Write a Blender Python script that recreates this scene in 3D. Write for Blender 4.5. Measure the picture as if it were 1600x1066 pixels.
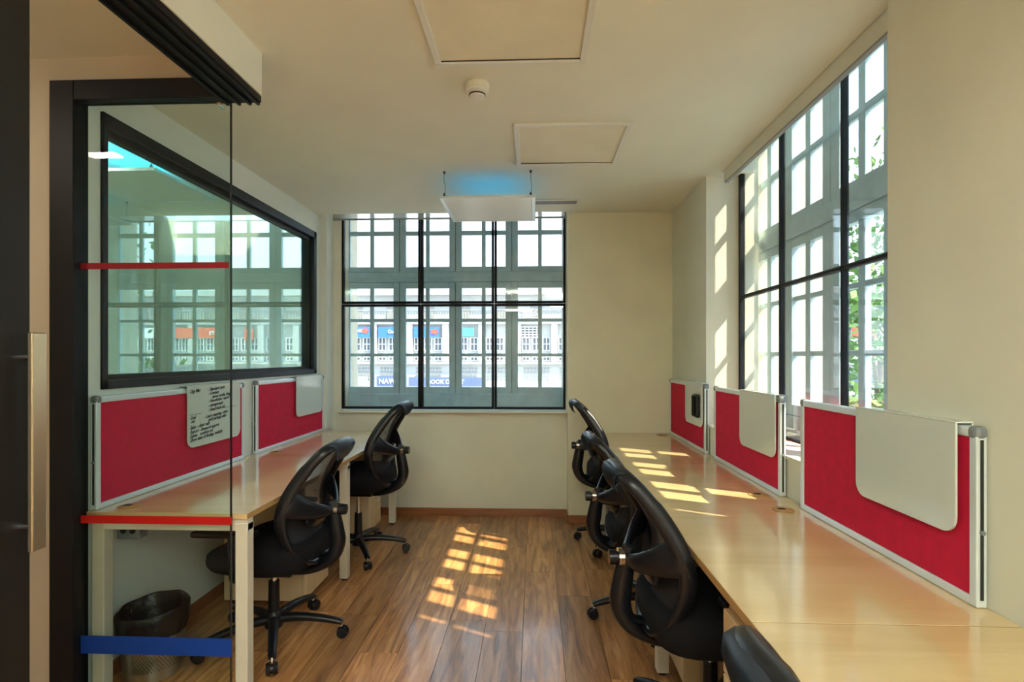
import bpy, bmesh, math, random
from mathutils import Vector, Matrix
random.seed(7)
for o in list(bpy.data.objects): bpy.data.objects.remove(o)
SC = bpy.context.scene
COL = SC.collection
PI = math.pi
CEIL = 2.54

# ---------------------------------------------------------------- camera, world, sun, exposure
cam = bpy.data.cameras.new('camera'); cam.sensor_width = 36; cam.lens = 870/1600*36
cam.shift_y = 25/1600; cam.clip_start = .02; cam.clip_end = 400
camo = bpy.data.objects.new('camera', cam); COL.objects.link(camo)
camo.location = (0, 0, 1.36); camo.rotation_euler = (PI/2, 0, math.atan(36/870))
SC.camera = camo
SC.view_settings.view_transform = 'Standard'; SC.view_settings.look = 'None'
SC.view_settings.gamma = 1; SC.view_settings.use_curve_mapping = False
SC.view_settings.exposure = 1.0
SKY = 2.1; SUN = 8.0; FILL = 15.0
w = bpy.data.worlds.new('sky'); SC.world = w; w.use_nodes = True
bg = w.node_tree.nodes['Background']
tcn = w.node_tree.nodes.new('ShaderNodeTexCoord'); sep = w.node_tree.nodes.new('ShaderNodeSeparateXYZ')
rmp = w.node_tree.nodes.new('ShaderNodeValToRGB')
w.node_tree.links.new(tcn.outputs['Generated'], sep.inputs[0]); w.node_tree.links.new(sep.outputs[2], rmp.inputs[0])
w.node_tree.links.new(rmp.outputs[0], bg.inputs[0])
rmp.color_ramp.elements[0].color = (.80, .88, .95, 1); rmp.color_ramp.elements[1].color = (.50, .72, 1, 1)
bg.inputs[1].default_value = SKY
sl = bpy.data.lights.new('sun', 'SUN'); sl.energy = SUN; sl.angle = math.radians(.6); sl.color = (1, .83, .58)
so = bpy.data.objects.new('sun', sl); COL.objects.link(so)
so.rotation_euler = Vector((-1, .53, -1.28)).to_track_quat('-Z', 'Y').to_euler()
so.location = (12, -6, 15)

# ---------------------------------------------------------------- materials
def mat(name, col, rough=.6, metal=0, noise=0, nscale=8, bump=0, bscale=60, spec=.5, emit=None, es=0, coat=0):
    m = bpy.data.materials.new(name); m.use_nodes = True
    nt = m.node_tree; b = nt.nodes['Principled BSDF']
    b.inputs['Base Color'].default_value = (*col, 1); b.inputs['Roughness'].default_value = rough
    b.inputs['Metallic'].default_value = metal; b.inputs['Specular IOR Level'].default_value = spec
    b.inputs['Coat Weight'].default_value = coat
    tc = nt.nodes.new('ShaderNodeNewGeometry')
    if noise:
        n = nt.nodes.new('ShaderNodeTexNoise'); n.inputs['Scale'].default_value = nscale; n.inputs['Detail'].default_value = 4
        nt.links.new(tc.outputs['Position'], n.inputs['Vector'])
        r = nt.nodes.new('ShaderNodeMapRange'); r.inputs[1].default_value = .3; r.inputs[2].default_value = .7
        r.inputs[3].default_value = 1-noise; r.inputs[4].default_value = 1+noise*.4
        nt.links.new(n.outputs[0], r.inputs[0])
        x = nt.nodes.new('ShaderNodeMix'); x.data_type = 'RGBA'; x.blend_type = 'MULTIPLY'; x.inputs[0].default_value = 1
        x.inputs[6].default_value = (*col, 1); nt.links.new(r.outputs[0], x.inputs[7]); nt.links.new(x.outputs[2], b.inputs['Base Color'])
    if bump:
        n2 = nt.nodes.new('ShaderNodeTexNoise'); n2.inputs['Scale'].default_value = bscale
        nt.links.new(tc.outputs['Position'], n2.inputs['Vector'])
        bp = nt.nodes.new('ShaderNodeBump'); bp.inputs['Strength'].default_value = bump; bp.inputs['Distance'].default_value = .01
        nt.links.new(n2.outputs[0], bp.inputs['Height']); nt.links.new(bp.outputs[0], b.inputs['Normal'])
    if emit:
        b.inputs['Emission Color'].default_value = (*emit, 1); b.inputs['Emission Strength'].default_value = es
    return m

def wood(name, cols, rough, scale=(1, 1, 1), rnd=.0, grain=6, along='Y', coat=0):
    m = bpy.data.materials.new(name); m.use_nodes = True
    nt = m.node_tree; b = nt.nodes['Principled BSDF']; b.inputs['Roughness'].default_value = rough
    b.inputs['Coat Weight'].default_value = coat; b.inputs['Coat Roughness'].default_value = .12
    g = nt.nodes.new('ShaderNodeNewGeometry'); oi = nt.nodes.new('ShaderNodeObjectInfo')
    mp = nt.nodes.new('ShaderNodeMapping')
    mp.inputs['Scale'].default_value = dict(Y=(grain, grain*.09, grain), X=(grain*.09, grain, grain), Z=(grain, grain, grain*.09))[along]
    off = nt.nodes.new('ShaderNodeVectorMath'); off.operation = 'SCALE'; off.inputs[0].default_value = (17, 31, 5)
    nt.links.new(oi.outputs['Random'], off.inputs['Scale'])
    ad = nt.nodes.new('ShaderNodeVectorMath'); ad.operation = 'ADD'
    nt.links.new(g.outputs['Position'], ad.inputs[0]); nt.links.new(off.outputs[0], ad.inputs[1])
    nt.links.new(ad.outputs[0], mp.inputs['Vector'])
    n = nt.nodes.new('ShaderNodeTexNoise'); n.inputs['Scale'].default_value = 1; n.inputs['Detail'].default_value = 9
    n.inputs['Roughness'].default_value = .62; n.inputs['Distortion'].default_value = 1.2
    nt.links.new(mp.outputs[0], n.inputs['Vector'])
    r = nt.nodes.new('ShaderNodeValToRGB'); e = r.color_ramp.elements
    e[0].position = .32; e[1].position = .70; e[0].color = (*cols[0], 1); e[1].color = (*cols[2], 1)
    k = e.new(.5); k.color = (*cols[1], 1)
    nt.links.new(n.outputs[0], r.inputs[0])
    hs = nt.nodes.new('ShaderNodeHueSaturation')
    mr = nt.nodes.new('ShaderNodeMapRange'); mr.inputs[3].default_value = 1-rnd; mr.inputs[4].default_value = 1+rnd
    nt.links.new(oi.outputs['Random'], mr.inputs[0]); nt.links.new(mr.outputs[0], hs.inputs['Value'])
    nt.links.new(r.outputs[0], hs.inputs['Color']); nt.links.new(hs.outputs[0], b.inputs['Base Color'])
    return m

def glass(name, refl=0.0, tint=(1, 1, 1), rtint=(1, 1, 1), ior=1.5, rough=0.0):
    m = bpy.data.materials.new(name); m.use_nodes = True; nt = m.node_tree
    nt.nodes.remove(nt.nodes['Principled BSDF'])
    t = nt.nodes.new('ShaderNodeBsdfTransparent'); t.inputs[0].default_value = (*tint, 1)
    gl = nt.nodes.new('ShaderNodeBsdfGlossy'); gl.inputs['Roughness'].default_value = rough; gl.inputs[0].default_value = (*rtint, 1)
    lw = nt.nodes.new('ShaderNodeLayerWeight'); lw.inputs[0].default_value = .5
    fr = nt.nodes.new('ShaderNodeMath'); fr.operation = 'POWER'; fr.inputs[1].default_value = 4.5
    nt.links.new(lw.outputs['Facing'], fr.inputs[0])
    mx = nt.nodes.new('ShaderNodeMixShader'); mr = nt.nodes.new('ShaderNodeMapRange')
    mr.inputs[3].default_value = refl; mr.inputs[4].default_value = 1
    nt.links.new(fr.outputs[0], mr.inputs[0]); nt.links.new(mr.outputs[0], mx.inputs[0])
    nt.links.new(t.outputs[0], mx.inputs[1]); nt.links.new(gl.outputs[0], mx.inputs[2])
    nt.links.new(mx.outputs[0], nt.nodes['Material Output'].inputs[0])
    return m

def sheer(name, col, alpha, translucent=0):
    m = bpy.data.materials.new(name); m.use_nodes = True; nt = m.node_tree; b = nt.nodes['Principled BSDF']
    b.inputs['Base Color'].default_value = (*col, 1); b.inputs['Roughness'].default_value = .7
    t = nt.nodes.new('ShaderNodeBsdfTransparent'); mx = nt.nodes.new('ShaderNodeMixShader'); mx.inputs[0].default_value = alpha
    nt.links.new(t.outputs[0], mx.inputs[1])
    if translucent:
        tr = nt.nodes.new('ShaderNodeBsdfTranslucent'); tr.inputs[0].default_value = (*col, 1)
        m2 = nt.nodes.new('ShaderNodeMixShader'); m2.inputs[0].default_value = translucent
        nt.links.new(b.outputs[0], m2.inputs[1]); nt.links.new(tr.outputs[0], m2.inputs[2]); nt.links.new(m2.outputs[0], mx.inputs[2])
    else: nt.links.new(b.outputs[0], mx.inputs[2])
    nt.links.new(mx.outputs[0], nt.nodes['Material Output'].inputs[0])
    return m

M = {}
M['wall'] = mat('cream_paint', (.76, .76, .64), .65, noise=.05, nscale=3, bump=.05, bscale=40)
M['corridor'] = mat('tan_corridor_paint', (.56, .48, .36), .7, noise=.06, nscale=3)
M['wall_warm'] = mat('warm_cream_paint', (.77, .74, .56), .65, noise=.06, nscale=3, bump=.05, bscale=40)
M['wall_left'] = mat('pale_green_white_paint', (.78, .82, .76), .6, noise=.04, nscale=3)
M['ceiling'] = mat('ceiling_paint', (.79, .79, .68), .7, noise=.05, nscale=2, bump=.04, bscale=20)
M['masonry'] = mat('limewashed_masonry', (.62, .56, .43), .8, noise=.12, nscale=6, bump=.2, bscale=30)
M['shutter'] = mat('grey_blue_painted_timber', (.46, .62, .69), .55, noise=.12, nscale=10)
M['black'] = mat('black_painted_metal', (.006, .007, .009), .5, spec=.25, noise=.1, nscale=20)
M['bronze'] = mat('dark_bronze_metal', (.012, .011, .009), .5, spec=.25)
M['navy'] = mat('dark_anodised_frame', (.008, .011, .017), .45, spec=.3)
M['floor'] = wood('oak_laminate', ((.23, .095, .032), (.48, .225, .08), (.70, .38, .155)), .33, rnd=.36, grain=24, coat=.4)
M['skirt'] = wood('brown_skirting', ((.22, .075, .028), (.30, .11, .04), (.36, .14, .055)), .35, grain=14, along='X')
M['desk'] = wood('maple_laminate', ((.64, .46, .21), (.72, .54, .28), (.78, .61, .36)), .3, grain=5, along='X', coat=1.0)
M['desk_edge'] = mat('maple_edge_band', (.50, .30, .11), .4, noise=.08, nscale=30)
M['ped'] = wood('maple_cabinet', ((.72, .50, .25), (.79, .58, .32), (.84, .65, .40)), .4, grain=5, along='Z')
M['leg'] = mat('cream_powder_coat', (.70, .66, .54), .4)
M['red'] = mat('crimson_felt', (.62, .002, .045), .9, noise=.12, nscale=25, bump=.15, bscale=400)
M['alu'] = mat('satin_aluminium', (.74, .82, .86), .32, metal=.3)
M['cap'] = mat('grey_plastic_cap', (.20, .23, .25), .45)
M['board'] = mat('white_board_enamel', (.66, .72, .68), .12, spec=.6)
M['ink'] = mat('black_marker_ink', (.015, .015, .02), .5)
M['plastic'] = mat('black_plastic', (.006, .007, .010), .33, spec=.38)
M['fabric'] = mat('black_woven_fabric', (.007, .007, .009), .92, spec=.2, bump=.3, bscale=500)
M['mesh'] = sheer('black_open_mesh', (.02, .02, .025), .78)
M['lip'] = mat('grey_plastic_lip', (.06, .075, .10), .35)
M['chrome'] = mat('chrome', (.8, .8, .8), .15, metal=1)
M['blue_tag'] = mat('blue_plastic', (.01, .06, .30), .4)
M['white_metal'] = mat('white_enamel', (.74, .74, .68), .4)
M['panel'] = mat('ceiling_hatch_paint', (.80, .76, .60), .6, noise=.05, nscale=6)
M['dark'] = mat('dark_void', (.02, .02, .02), .8)
M['grille'] = mat('grey_vent_metal', (.30, .30, .29), .5)
M['diff'] = mat('opal_diffuser', (.80, .82, .80), .35)
M['glow_blue'] = mat('blue_uplight', (.1, .4, .6), .5, emit=(.0, .30, .60), es=.6)
M['glow_teal'] = mat('teal_uplight', (.1, .4, .6), .5, emit=(.03, .50, .72), es=6)
M['cable'] = mat('dark_cable', (.08, .07, .06), .5)
M['pane'] = glass('window_glass', .03, (.93, .97, .98))
M['pane_outer'] = glass('old_window_glass', .0, (.97, .98, .98))
M['pane_clear'] = glass('clear_partition_glass', .007, (.90, .95, .93))
M['pane_mirror'] = glass('tinted_partition_glass', .27, (.68, .80, .80), (.78, 1.0, .96), ior=1.7)
M['pane_dark'] = glass('dark_door_glass', .02, (.05, .05, .05))
M['film_red'] = sheer('red_film', (.70, .01, .006), .93, .35)
M['film_dark_red'] = sheer('dark_red_film', (.30, .0, .008), .95, .1)
M['film_blue'] = sheer('blue_film', (.0, .06, .42), .93, .2)
M['handle'] = mat('brushed_brass_steel', (.62, .52, .36), .28, metal=.9)
M['blind'] = sheer('white_blind_fabric', (.80, .80, .78), .38, .5)
M['bag'] = mat('black_bin_liner', (.004, .004, .005), .4, bump=.6, bscale=30)
M['steel'] = mat('steel_bin', (.50, .46, .38), .28, metal=.9)
M['fill_on'] = mat('fill_diffuser', (1, 1, 1), .5, emit=(.97, 1, .88), es=FILL)
M['fill_next'] = mat('fill_diffuser_next', (1, 1, 1), .5, emit=(1, .97, .85), es=80)
M['lamp_strip'] = mat('lit_strip', (1, 1, 1), .5, emit=(1, .90, .72), es=100)
M['facade'] = mat('white_stucco', (.44, .45, .45), .8, noise=.06, nscale=.5)
M['facade_glass'] = mat('far_window_dark', (.10, .12, .15), .4)
M['facade_shade'] = mat('far_recess', (.28, .28, .28), .8)
M['sign_blue'] = mat('sign_blue', (.04, .16, .62), .6)
M['sign_navy'] = mat('sign_navy', (.10, .14, .26), .6)
M['sign_red'] = mat('sign_red', (.72, .10, .06), .6)
M['sign_white'] = mat('sign_white', (.8, .8, .8), .6)
M['sign_teal'] = mat('sign_teal', (.08, .35, .50), .6)
M['leaf'] = mat('green_leaves', (.10, .22, .035), .55, noise=.5, nscale=2)
M['bark'] = mat('grey_bark', (.20, .16, .12), .9)
M['street'] = mat('street_asphalt', (.35, .34, .32), .9)
M['dark_hood'] = mat('brown_plastic_box', (.10, .07, .05), .6)

# ---------------------------------------------------------------- mesh builder
class MB:
    def __init__(s): s.bm = bmesh.new()
    def box(s, x0, x1, y0, y1, z0, z1, bev=0, seg=2):
        r = bmesh.ops.create_cube(s.bm, size=1)
        vs = r['verts']
        for v in vs: v.co = Vector(((x0+x1)/2+v.co.x*(x1-x0), (y0+y1)/2+v.co.y*(y1-y0), (z0+z1)/2+v.co.z*(z1-z0)))
        if bev:
            es = list({e for v in vs for e in v.link_edges})
            bmesh.ops.bevel(s.bm, geom=es, offset=bev, segments=seg, affect='EDGES', profile=.5)
        return s
    def cyl(s, p0, p1, r0, r1=None, n=20):
        p0 = Vector(p0); p1 = Vector(p1); d = p1-p0; r1 = r0 if r1 is None else r1
        m = Matrix.Translation((p0+p1)/2) @ d.to_track_quat('Z', 'Y').to_matrix().to_4x4()
        bmesh.ops.create_cone(s.bm, cap_ends=True, segments=n, radius1=r0, radius2=r1, depth=d.length, matrix=m)
        return s
    def ell(s, c, r, n=20):
        m = Matrix.Translation(c) @ Matrix.Diagonal((*r, 1))
        bmesh.ops.create_uvsphere(s.bm, u_segments=n, v_segments=n//2, radius=1, matrix=m); return s
    def lathe(s, prof, c=(0, 0, 0), n=32):
        rings = []
        for r, z in prof:
            rings.append([s.bm.verts.new((c[0]+r*math.cos(2*PI*i/n), c[1]+r*math.sin(2*PI*i/n), c[2]+z)) for i in range(n)])
        for a, b in zip(rings, rings[1:]):
            for i in range(n): s.bm.faces.new((a[i], a[(i+1) % n], b[(i+1) % n], b[i]))
        return s
    def sweep(s, pts, ra, rb, side=(0, 1, 0), n=10, closed=False, cap=True):
        """elliptic sweep; ra(t) along 'side x tangent' direction, rb(t) along side"""
        N = len(pts); rings = []
        P = [Vector(p) for p in pts]
        for i in range(N):
            a = P[(i-1) % N] if (closed or i) else P[i]; b = P[(i+1) % N] if (closed or i < N-1) else P[i]
            t = (b-a).normalized(); sd = side(i/(N-1)) if callable(side) else Vector(side)
            sd = (sd - t*sd.dot(t)); sd.normalize(); u = t.cross(sd).normalized()
            A = ra(i/(N-1)) if callable(ra) else ra; B = rb(i/(N-1)) if callable(rb) else rb
            rings.append([s.bm.verts.new(P[i]+u*A*math.cos(2*PI*k/n)+sd*B*math.sin(2*PI*k/n)) for k in range(n)])
        R = rings+[rings[0]] if closed else rings
        for a, b in zip(R, R[1:]):
            for k in range(n): s.bm.faces.new((a[k], a[(k+1) % n], b[(k+1) % n], b[k]))
        if cap and not closed: s.bm.faces.new(rings[0]); s.bm.faces.new(rings[-1])
        return s
    def prism(s, pts, d):
        """extrude polygon pts by vector d"""
        d = Vector(d); a = [s.bm.verts.new(p) for p in pts]; b = [s.bm.verts.new(Vector(p)+d) for p in pts]
        s.bm.faces.new(a); s.bm.faces.new(b[::-1])
        for i in range(len(pts)): s.bm.faces.new((a[i], a[(i+1) % len(pts)], b[(i+1) % len(pts)], b[i]))
        return s
    def build(s, name, m, parent=None, smooth=None, kind=None):
        bmesh.ops.recalc_face_normals(s.bm, faces=s.bm.faces)
        me = bpy.data.meshes.new(name); s.bm.to_mesh(me); s.bm.free()
        me.materials.append(M[m] if isinstance(m, str) else m)
        if smooth is not None:
            for p in me.polygons: p.use_smooth = True
            if smooth: me.set_sharp_from_angle(angle=math.radians(smooth))
        o = bpy.data.objects.new(name, me); COL.objects.link(o)
        if parent: o.parent = parent
        if kind: o['kind'] = kind
        return o

def spline(pts, n=6, closed=False):
    P = [Vector(p) for p in pts]; out = []; N = len(P)
    for i in range(N if closed else N-1):
        g = (lambda k: P[k % N]) if closed else (lambda k: P[max(0, min(N-1, k))])
        a, b, c, d = g(i-1), g(i), g(i+1), g(i+2)
        for j in range(n):
            t = j/n
            out.append(.5*((2*b)+(c-a)*t+(2*a-5*b+4*c-d)*t*t+(3*b-a-3*c+d)*t**3))
    if not closed: out.append(P[-1])
    return out

def thing(name, label=None, cat=None, loc=(0, 0, 0), rz=0, group=None, kind=None):
    o = bpy.data.objects.new(name, None); COL.objects.link(o); o.empty_display_size = .1
    o.location = loc; o.rotation_euler = (0, 0, rz); return tag(o, label, cat, group, kind)
def tag(o, label=None, cat=None, group=None, kind=None):
    if label: o['label'] = label
    if cat: o['category'] = cat
    if group: o['group'] = group
    if kind: o['kind'] = kind
    return o
def kids(o): return [c for c in bpy.data.objects if c.parent is o]
def copy_tree(o, parent=None):
    ch = kids(o); c = o.copy(); COL.objects.link(c)
    if parent: c.parent = parent
    for k in ch: copy_tree(k, c)
    return c
def piece(src, parent, loc):
    c = bpy.data.objects.new(src.name, src.data); COL.objects.link(c); c.parent = parent; c.location = loc; return c
def text_obj(name, s, m, parent, size, origin, xdir, zdir, extr=.0005, shear=0, align='LEFT', bold=0):
    cu = bpy.data.curves.new(name, 'FONT'); cu.body = s; cu.size = size; cu.extrude = extr; cu.shear = shear
    cu.align_x = align; cu.offset = bold; cu.resolution_u = 2
    t = bpy.data.objects.new('tmp_text', cu); COL.objects.link(t)
    bpy.context.view_layer.update()
    me = bpy.data.meshes.new_from_object(t.evaluated_get(bpy.context.evaluated_depsgraph_get()))
    bpy.data.objects.remove(t)
    x = Vector(xdir).normalized(); z = Vector(zdir).normalized(); n = x.cross(z)
    mt = Matrix((x, z, n)).transposed().to_4x4(); mt.translation = Vector(origin)
    me.transform(mt); me.materials.clear(); me.materials.append(M[m])
    o = bpy.data.objects.new(name, me); COL.objects.link(o)
    if parent: o.parent = parent
    return o

# ================================================================= SETTING
S = 'structure'
# ---- floor with planks
fl = MB().box(-3.2, 1.40, -3.2, 4.80, -.06, -.012).build('floor', 'dark', kind=S)
pw = .19; x = -3.10; ci = 0
pm = {}
for c in range(23):
    y = -3.1 - random.random()*1.1
    while y < 4.77:
        y0 = max(y, -3.1); y1 = min(y+1.22, 4.77); x1 = min(x+pw, 1.2)
        if y1-y0 > .06:
            L = round(y1-y0, 3); W = round(x1-x, 3)
            if (L, W) not in pm:
                o = MB().box(.0011, W-.0011, .0011, L-.0011, -.012, 0).build('plank', 'floor', fl); pm[(L, W)] = o
                o.location = (x, y0, 0)
            else: piece(pm[(L, W)], fl, (x, y0, 0)).name = 'plank'
        y += 1.22
    x += pw
# ---- ceiling (open pocket above the end window)
c = MB()
c.box(-3.2, 1.19, -3.2, 4.535, CEIL, CEIL+.10)
c.box(-2.2, -1.75, 4.535, 4.80, CEIL, CEIL+.10).box(.27, 1.19, 4.535, 4.80, CEIL, CEIL+.10)
c.box(1.19, 1.40, 3.60, 4.80, CEIL, CEIL+.10).box(1.19, 1.40, -3.2, 1.81, CEIL, CEIL+.10)
c.build('ceiling', 'ceiling', kind=S)
MB().box(-1.9, 1.45, 4.50, 5.12, 2.80, 2.86).box(1.15, 1.53, -2.4, 3.83, 2.80, 2.86).box(-1.9, 1.45, 4.48, 4.535, 2.64, 2.80).box(1.13, 1.19, 1.6, 3.75, 2.64, 2.80).build('trim_1', 'ceiling', kind=S)
# ---- end wall with recessed window bay
WX0, WX1, WZ0, WZ1 = -1.675, .262, .90, 2.80
b = MB()
b.box(-1.98, WX0, 4.755, 4.85, 0, 2.82).box(WX1, .30, 4.755, 4.85, 0, 2.82).box(WX0, WX1, 4.755, 4.85, 0, WZ0)
b.build('wall_back', 'wall', kind=S)
MB().box(-1.98, -1.745, 4.60, 4.755, 0, 2.82).build('wall_back_left', 'wall_left', kind=S)
MB().box(.272, 1.45, 4.575, 5.20, 0, 2.82).build('wall_back_right', 'wall_warm', kind=S)
# ---- left wall with interior window opening
LY0, LY1, LZ0, LZ1 = 2.235, 4.49, 1.225, 2.38
b = MB()
b.box(-1.93, -1.80, 2.16, LY0, 0, CEIL).box(-1.93, -1.80, LY1, 4.60, 0, CEIL)
b.box(-1.93, -1.80, LY0, LY1, 0, LZ0).box(-1.93, -1.80, LY0, LY1, LZ1, CEIL)
b.build('wall_left', 'wall_left', kind=S)
# dark room behind the left glass
MB().box(-3.2, -3.1, 2.16, 4.8, 0, CEIL).box(-3.2, -1.98, 4.7, 4.8, 0, CEIL).build('wall_left_room', 'wall', kind=S)
# ---- right wall
b = MB()
b.box(1.115, 1.45, 3.68, 4.575, 0, 2.82)                # far pier
b.box(1.115, 1.45, .0, 1.81, 0, 2.82)                    # near pier
b.box(1.115, 1.45, -3.2, -2.2, 0, CEIL)
b.box(1.115, 1.45, -2.2, 0, 0, .91).box(1.115, 1.45, -2.2, 0, 2.45, CEIL)
b.box(1.115, 1.40, 1.81, 3.68, 0, .91)                   # below the windows
b.build('wall_right', 'wall', kind=S)
MB().box(1.105, 1.34, 1.81, 3.68, .91, .925).build('trim_2', 'wall', kind=S)
# ---- corridor end wall, header over the glass partition, corridor outer walls, rear wall
b = MB()
b.box(-3.2, -1.885, 2.12, 2.20, 0, CEIL).box(-1.885, -1.195, 2.12, 2.18, 2.43, CEIL)
b.build('wall_front_left', 'corridor', kind=S)
MB().box(-3.2, -3.1, -3.2, 2.12, 0, CEIL).build('wall_corridor', 'corridor', kind=S)
MB().box(-3.2, 1.45, -3.3, -3.2, 0, CEIL).build('wall_rear', 'corridor', kind=S)
# ---- bulkhead with sliding door tracks
MB().box(-1.20, -1.06, -3.2, 2.12, 2.375, CEIL).build('trim_3', 'wall', kind=S)
tr = MB().box(-1.205, -1.065, -3.2, 2.125, 2.35, 2.374).build('door_track', 'black', None)
tag(tr, 'black double sliding-door track under the bulkhead beside the glass pane', 'track', kind=S)
tr.name = 'trim_4'
for k, xx in enumerate((-1.195, -1.150, -1.108, -1.075)):
    MB().box(xx-.005, xx+.005, -3.2, 2.125, 2.340, 2.35).build('track_rail', 'black', tr)
# skirting
def skirt(name, x0, x1, y0, y1): return MB().box(x0, x1, y0, y1, 0, .066, .004).build(name, 'skirt', kind=S)
skirt('baseboard_back', -1.745, .272, 4.742, 4.755); skirt('baseboard_back_right', .272, 1.115, 4.562, 4.575)
skirt('baseboard_pier', .259, .272, 4.562, 4.742)
skirt('baseboard_left', -1.80, -1.787, 2.20, 4.60)
skirt('baseboard_right', 1.102, 1.115, .0, 4.562)

# ---------------------------------------------------------------- framed windows (black inner glazing)
def sash(parent, axis, p, a0, a1, z0, z1, w, d, m, pm):
    """one framed light in the plane axis=p spanning a0..a1"""
    f = MB()
    def bx(A0, A1, Z0, Z1):
        if axis == 'Y': f.box(A0, A1, p-d/2, p+d/2, Z0, Z1, .003, 1)
        else: f.box(p-d/2, p+d/2, A0, A1, Z0, Z1, .003, 1)
    bx(a0, a0+w, z0, z1); bx(a1-w, a1, z0, z1); bx(a0+w, a1-w, z0, z0+w); bx(a0+w, a1-w, z1-w, z1)
    fo = f.build('sash', m, parent)
    g = MB()
    if axis == 'Y': g.box(a0+w, a1-w, p-.003, p+.003, z0+w, z1-w)
    else: g.box(p-.003, p+.003, a0+w, a1-w, z0+w, z1-w)
    g.build('pane', pm, fo)
w1 = thing('window_1', kind=S)
bx_ = [WX0, -.985, -.35, WX1]
for i in range(3):
    for z0, z1 in ((WZ0+.01, 1.818), (1.818, 2.79)):
        sash(w1, 'Y', 4.775, bx_[i]+.002, bx_[i+1]-.002, z0+.002, z1-.002, .020, .04, 'black', 'pane')
MB().box(WX0-.01, WX1+.01, 4.70, 4.757, WZ0-.018, WZ0, .004).build('sill', 'wall', w1)
w2 = thing('window_2', kind=S)
by_ = [1.78, 2.46, 3.07, 3.68]
for i in range(3):
    for z0, z1 in ((.925, 1.745), (1.745, 2.79)):
        ww = .010
        if i == 2: MB().box(1.321, 1.349, 3.640, 3.669, z0+.012, z1-.012).build('edge_post', 'navy', w2)
        sash(w2, 'X', 1.335, by_[i]+.001, by_[i+1]-.001, z0+.001, z1-.001, ww, .028, 'navy', 'pane')
# ---- left interior window, deep dark frame and reflective glass
w3 = thing('window_3', kind=S)
f = MB(); fw = .055
for (a0, a1, z0, z1) in ((LY0, LY0+fw*.5, LZ0, LZ1), (LY1-fw, LY1, LZ0, LZ1), (LY0, LY1, LZ0, LZ0+fw*.7), (LY0, LY1, LZ1-fw, LZ1)):
    f.box(-1.90, -1.785, a0, a1, z0, z1, .004, 1)
f.build('window_frame', 'navy', w3)
f = MB()
for (a0, a1, z0, z1) in ((LY0+.02, LY0+.04, LZ0+.03, LZ1-.05), (LY1-.075, LY1-.05, LZ0+.03, LZ1-.05), (LY0, LY1-.05, LZ0+.035, LZ0+.06), (LY0, LY1-.05, LZ1-.08, LZ1-.05)):
    f.box(-1.86, -1.815, a0, a1, z0, z1, .003, 1)
f.build('glazing_bead', 'bronze', w3)
MB().box(-1.843, -1.837, LY0+.02, LY1-.05, LZ0+.03, LZ1-.05).build('pane', 'pane_mirror', w3)
# ---- blinds
bl = thing('roller_blind', 'white sheer roller blind pulled up at the top of the end window', 'blind')
MB().box(-1.735, .255, 4.716, 4.718, 2.545, 2.76).build('fabric', 'blind', bl)
MB().box(-1.735, .255, 4.712, 4.722, 2.533, 2.547, .002).build('bottom_rail', 'grille', bl)
MB().cyl((-1.735, 4.717, 2.77), (.255, 4.717, 2.77), .025).build('roller', 'white_metal', bl)
bb = thing('blind_box', 'long cream blind box running along the top of the right window', 'blind box')
MB().box(1.192, 1.206, 1.60, 3.54, 2.462, 2.63, .003).build('box', 'wall', bb)
MB().box(1.188, 1.212, 1.60, 3.545, 2.452, 2.462, .002).build('bottom_rail', 'grille', bb)
MB().box(1.192, 1.240, 3.54, 3.57, 2.462, 2.60, .004).build('end_cap', 'white_metal', bb)

# ---------------------------------------------------------------- old timber windows outside the glazing
ZR = ((1.083, 1.365), (1.393, 1.685), (1.713, 1.995)); ZT = ((2.193, 2.484), (2.525, 2.74))
def bxp(f, axis, p, d, A0, A1, Z0, Z1, bev=.003):
    if axis == 'Y': f.box(A0, A1, p, p+d, Z0, Z1, bev, 1)
    else: f.box(p, p+d, A0, A1, Z0, Z1, bev, 1)
def leaf(parent, axis, p, c, hw, z0, z1, rows):
    f = MB(); st = .055 if axis == 'Y' else .078; cb = .018 if axis == 'Y' else .027
    bxp(f, axis, p, .045, c-hw, c-hw+st, z0, z1); bxp(f, axis, p, .045, c+hw-st, c+hw, z0, z1)
    bxp(f, axis, p, .045, c-hw+st, c+hw-st, z0, rows[0][0]); bxp(f, axis, p, .045, c-hw+st, c+hw-st, rows[-1][1], z1)
    bxp(f, axis, p+.008, .03, c-cb, c+cb, rows[0][0], rows[-1][1])
    for a, b in zip(rows, rows[1:]): bxp(f, axis, p+.01, .026, c-hw+st, c+hw-st, a[1], b[0])
    o = f.build('casement_leaf', 'shutter', parent)
    g = MB(); bxp(g, axis, p+.022, .003, c-hw+st, c+hw-st, rows[0][0], rows[-1][1], 0); g.build('pane', 'pane_outer', o)
def old_window(n, axis, p, cs, hw, a0, a1):
    r = thing('window_%d' % n, kind=S)
    for c in cs:
        f = MB(); bxp(f, axis, p+.046, .015, c+hw-.02, c+hw+.02, 1.02, 2.80, 0); f.build('batten', 'shutter', r)
        leaf(r, axis, p, c, hw, 1.020, 2.050, ZR); leaf(r, axis, p, c, hw, 2.145, 2.80, ZT)
    f = MB(); bxp(f, axis, p-.015, .10, a0, a1, 2.052, 2.142); f.build('transom', 'shutter', r)
    f = MB(); bxp(f, axis, p-.015, .12, a0, a1, .80, 1.017); f.build('sill', 'shutter', r)
    return r
old_window(4, 'Y', 5.10, (-1.512, -.992, -.473, .045), .257, -1.78, .31)
old_window(5, 'X', 1.50, (3.66, 3.15, 2.64, 2.13, 1.62), .253, 1.30, 3.92)
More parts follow.
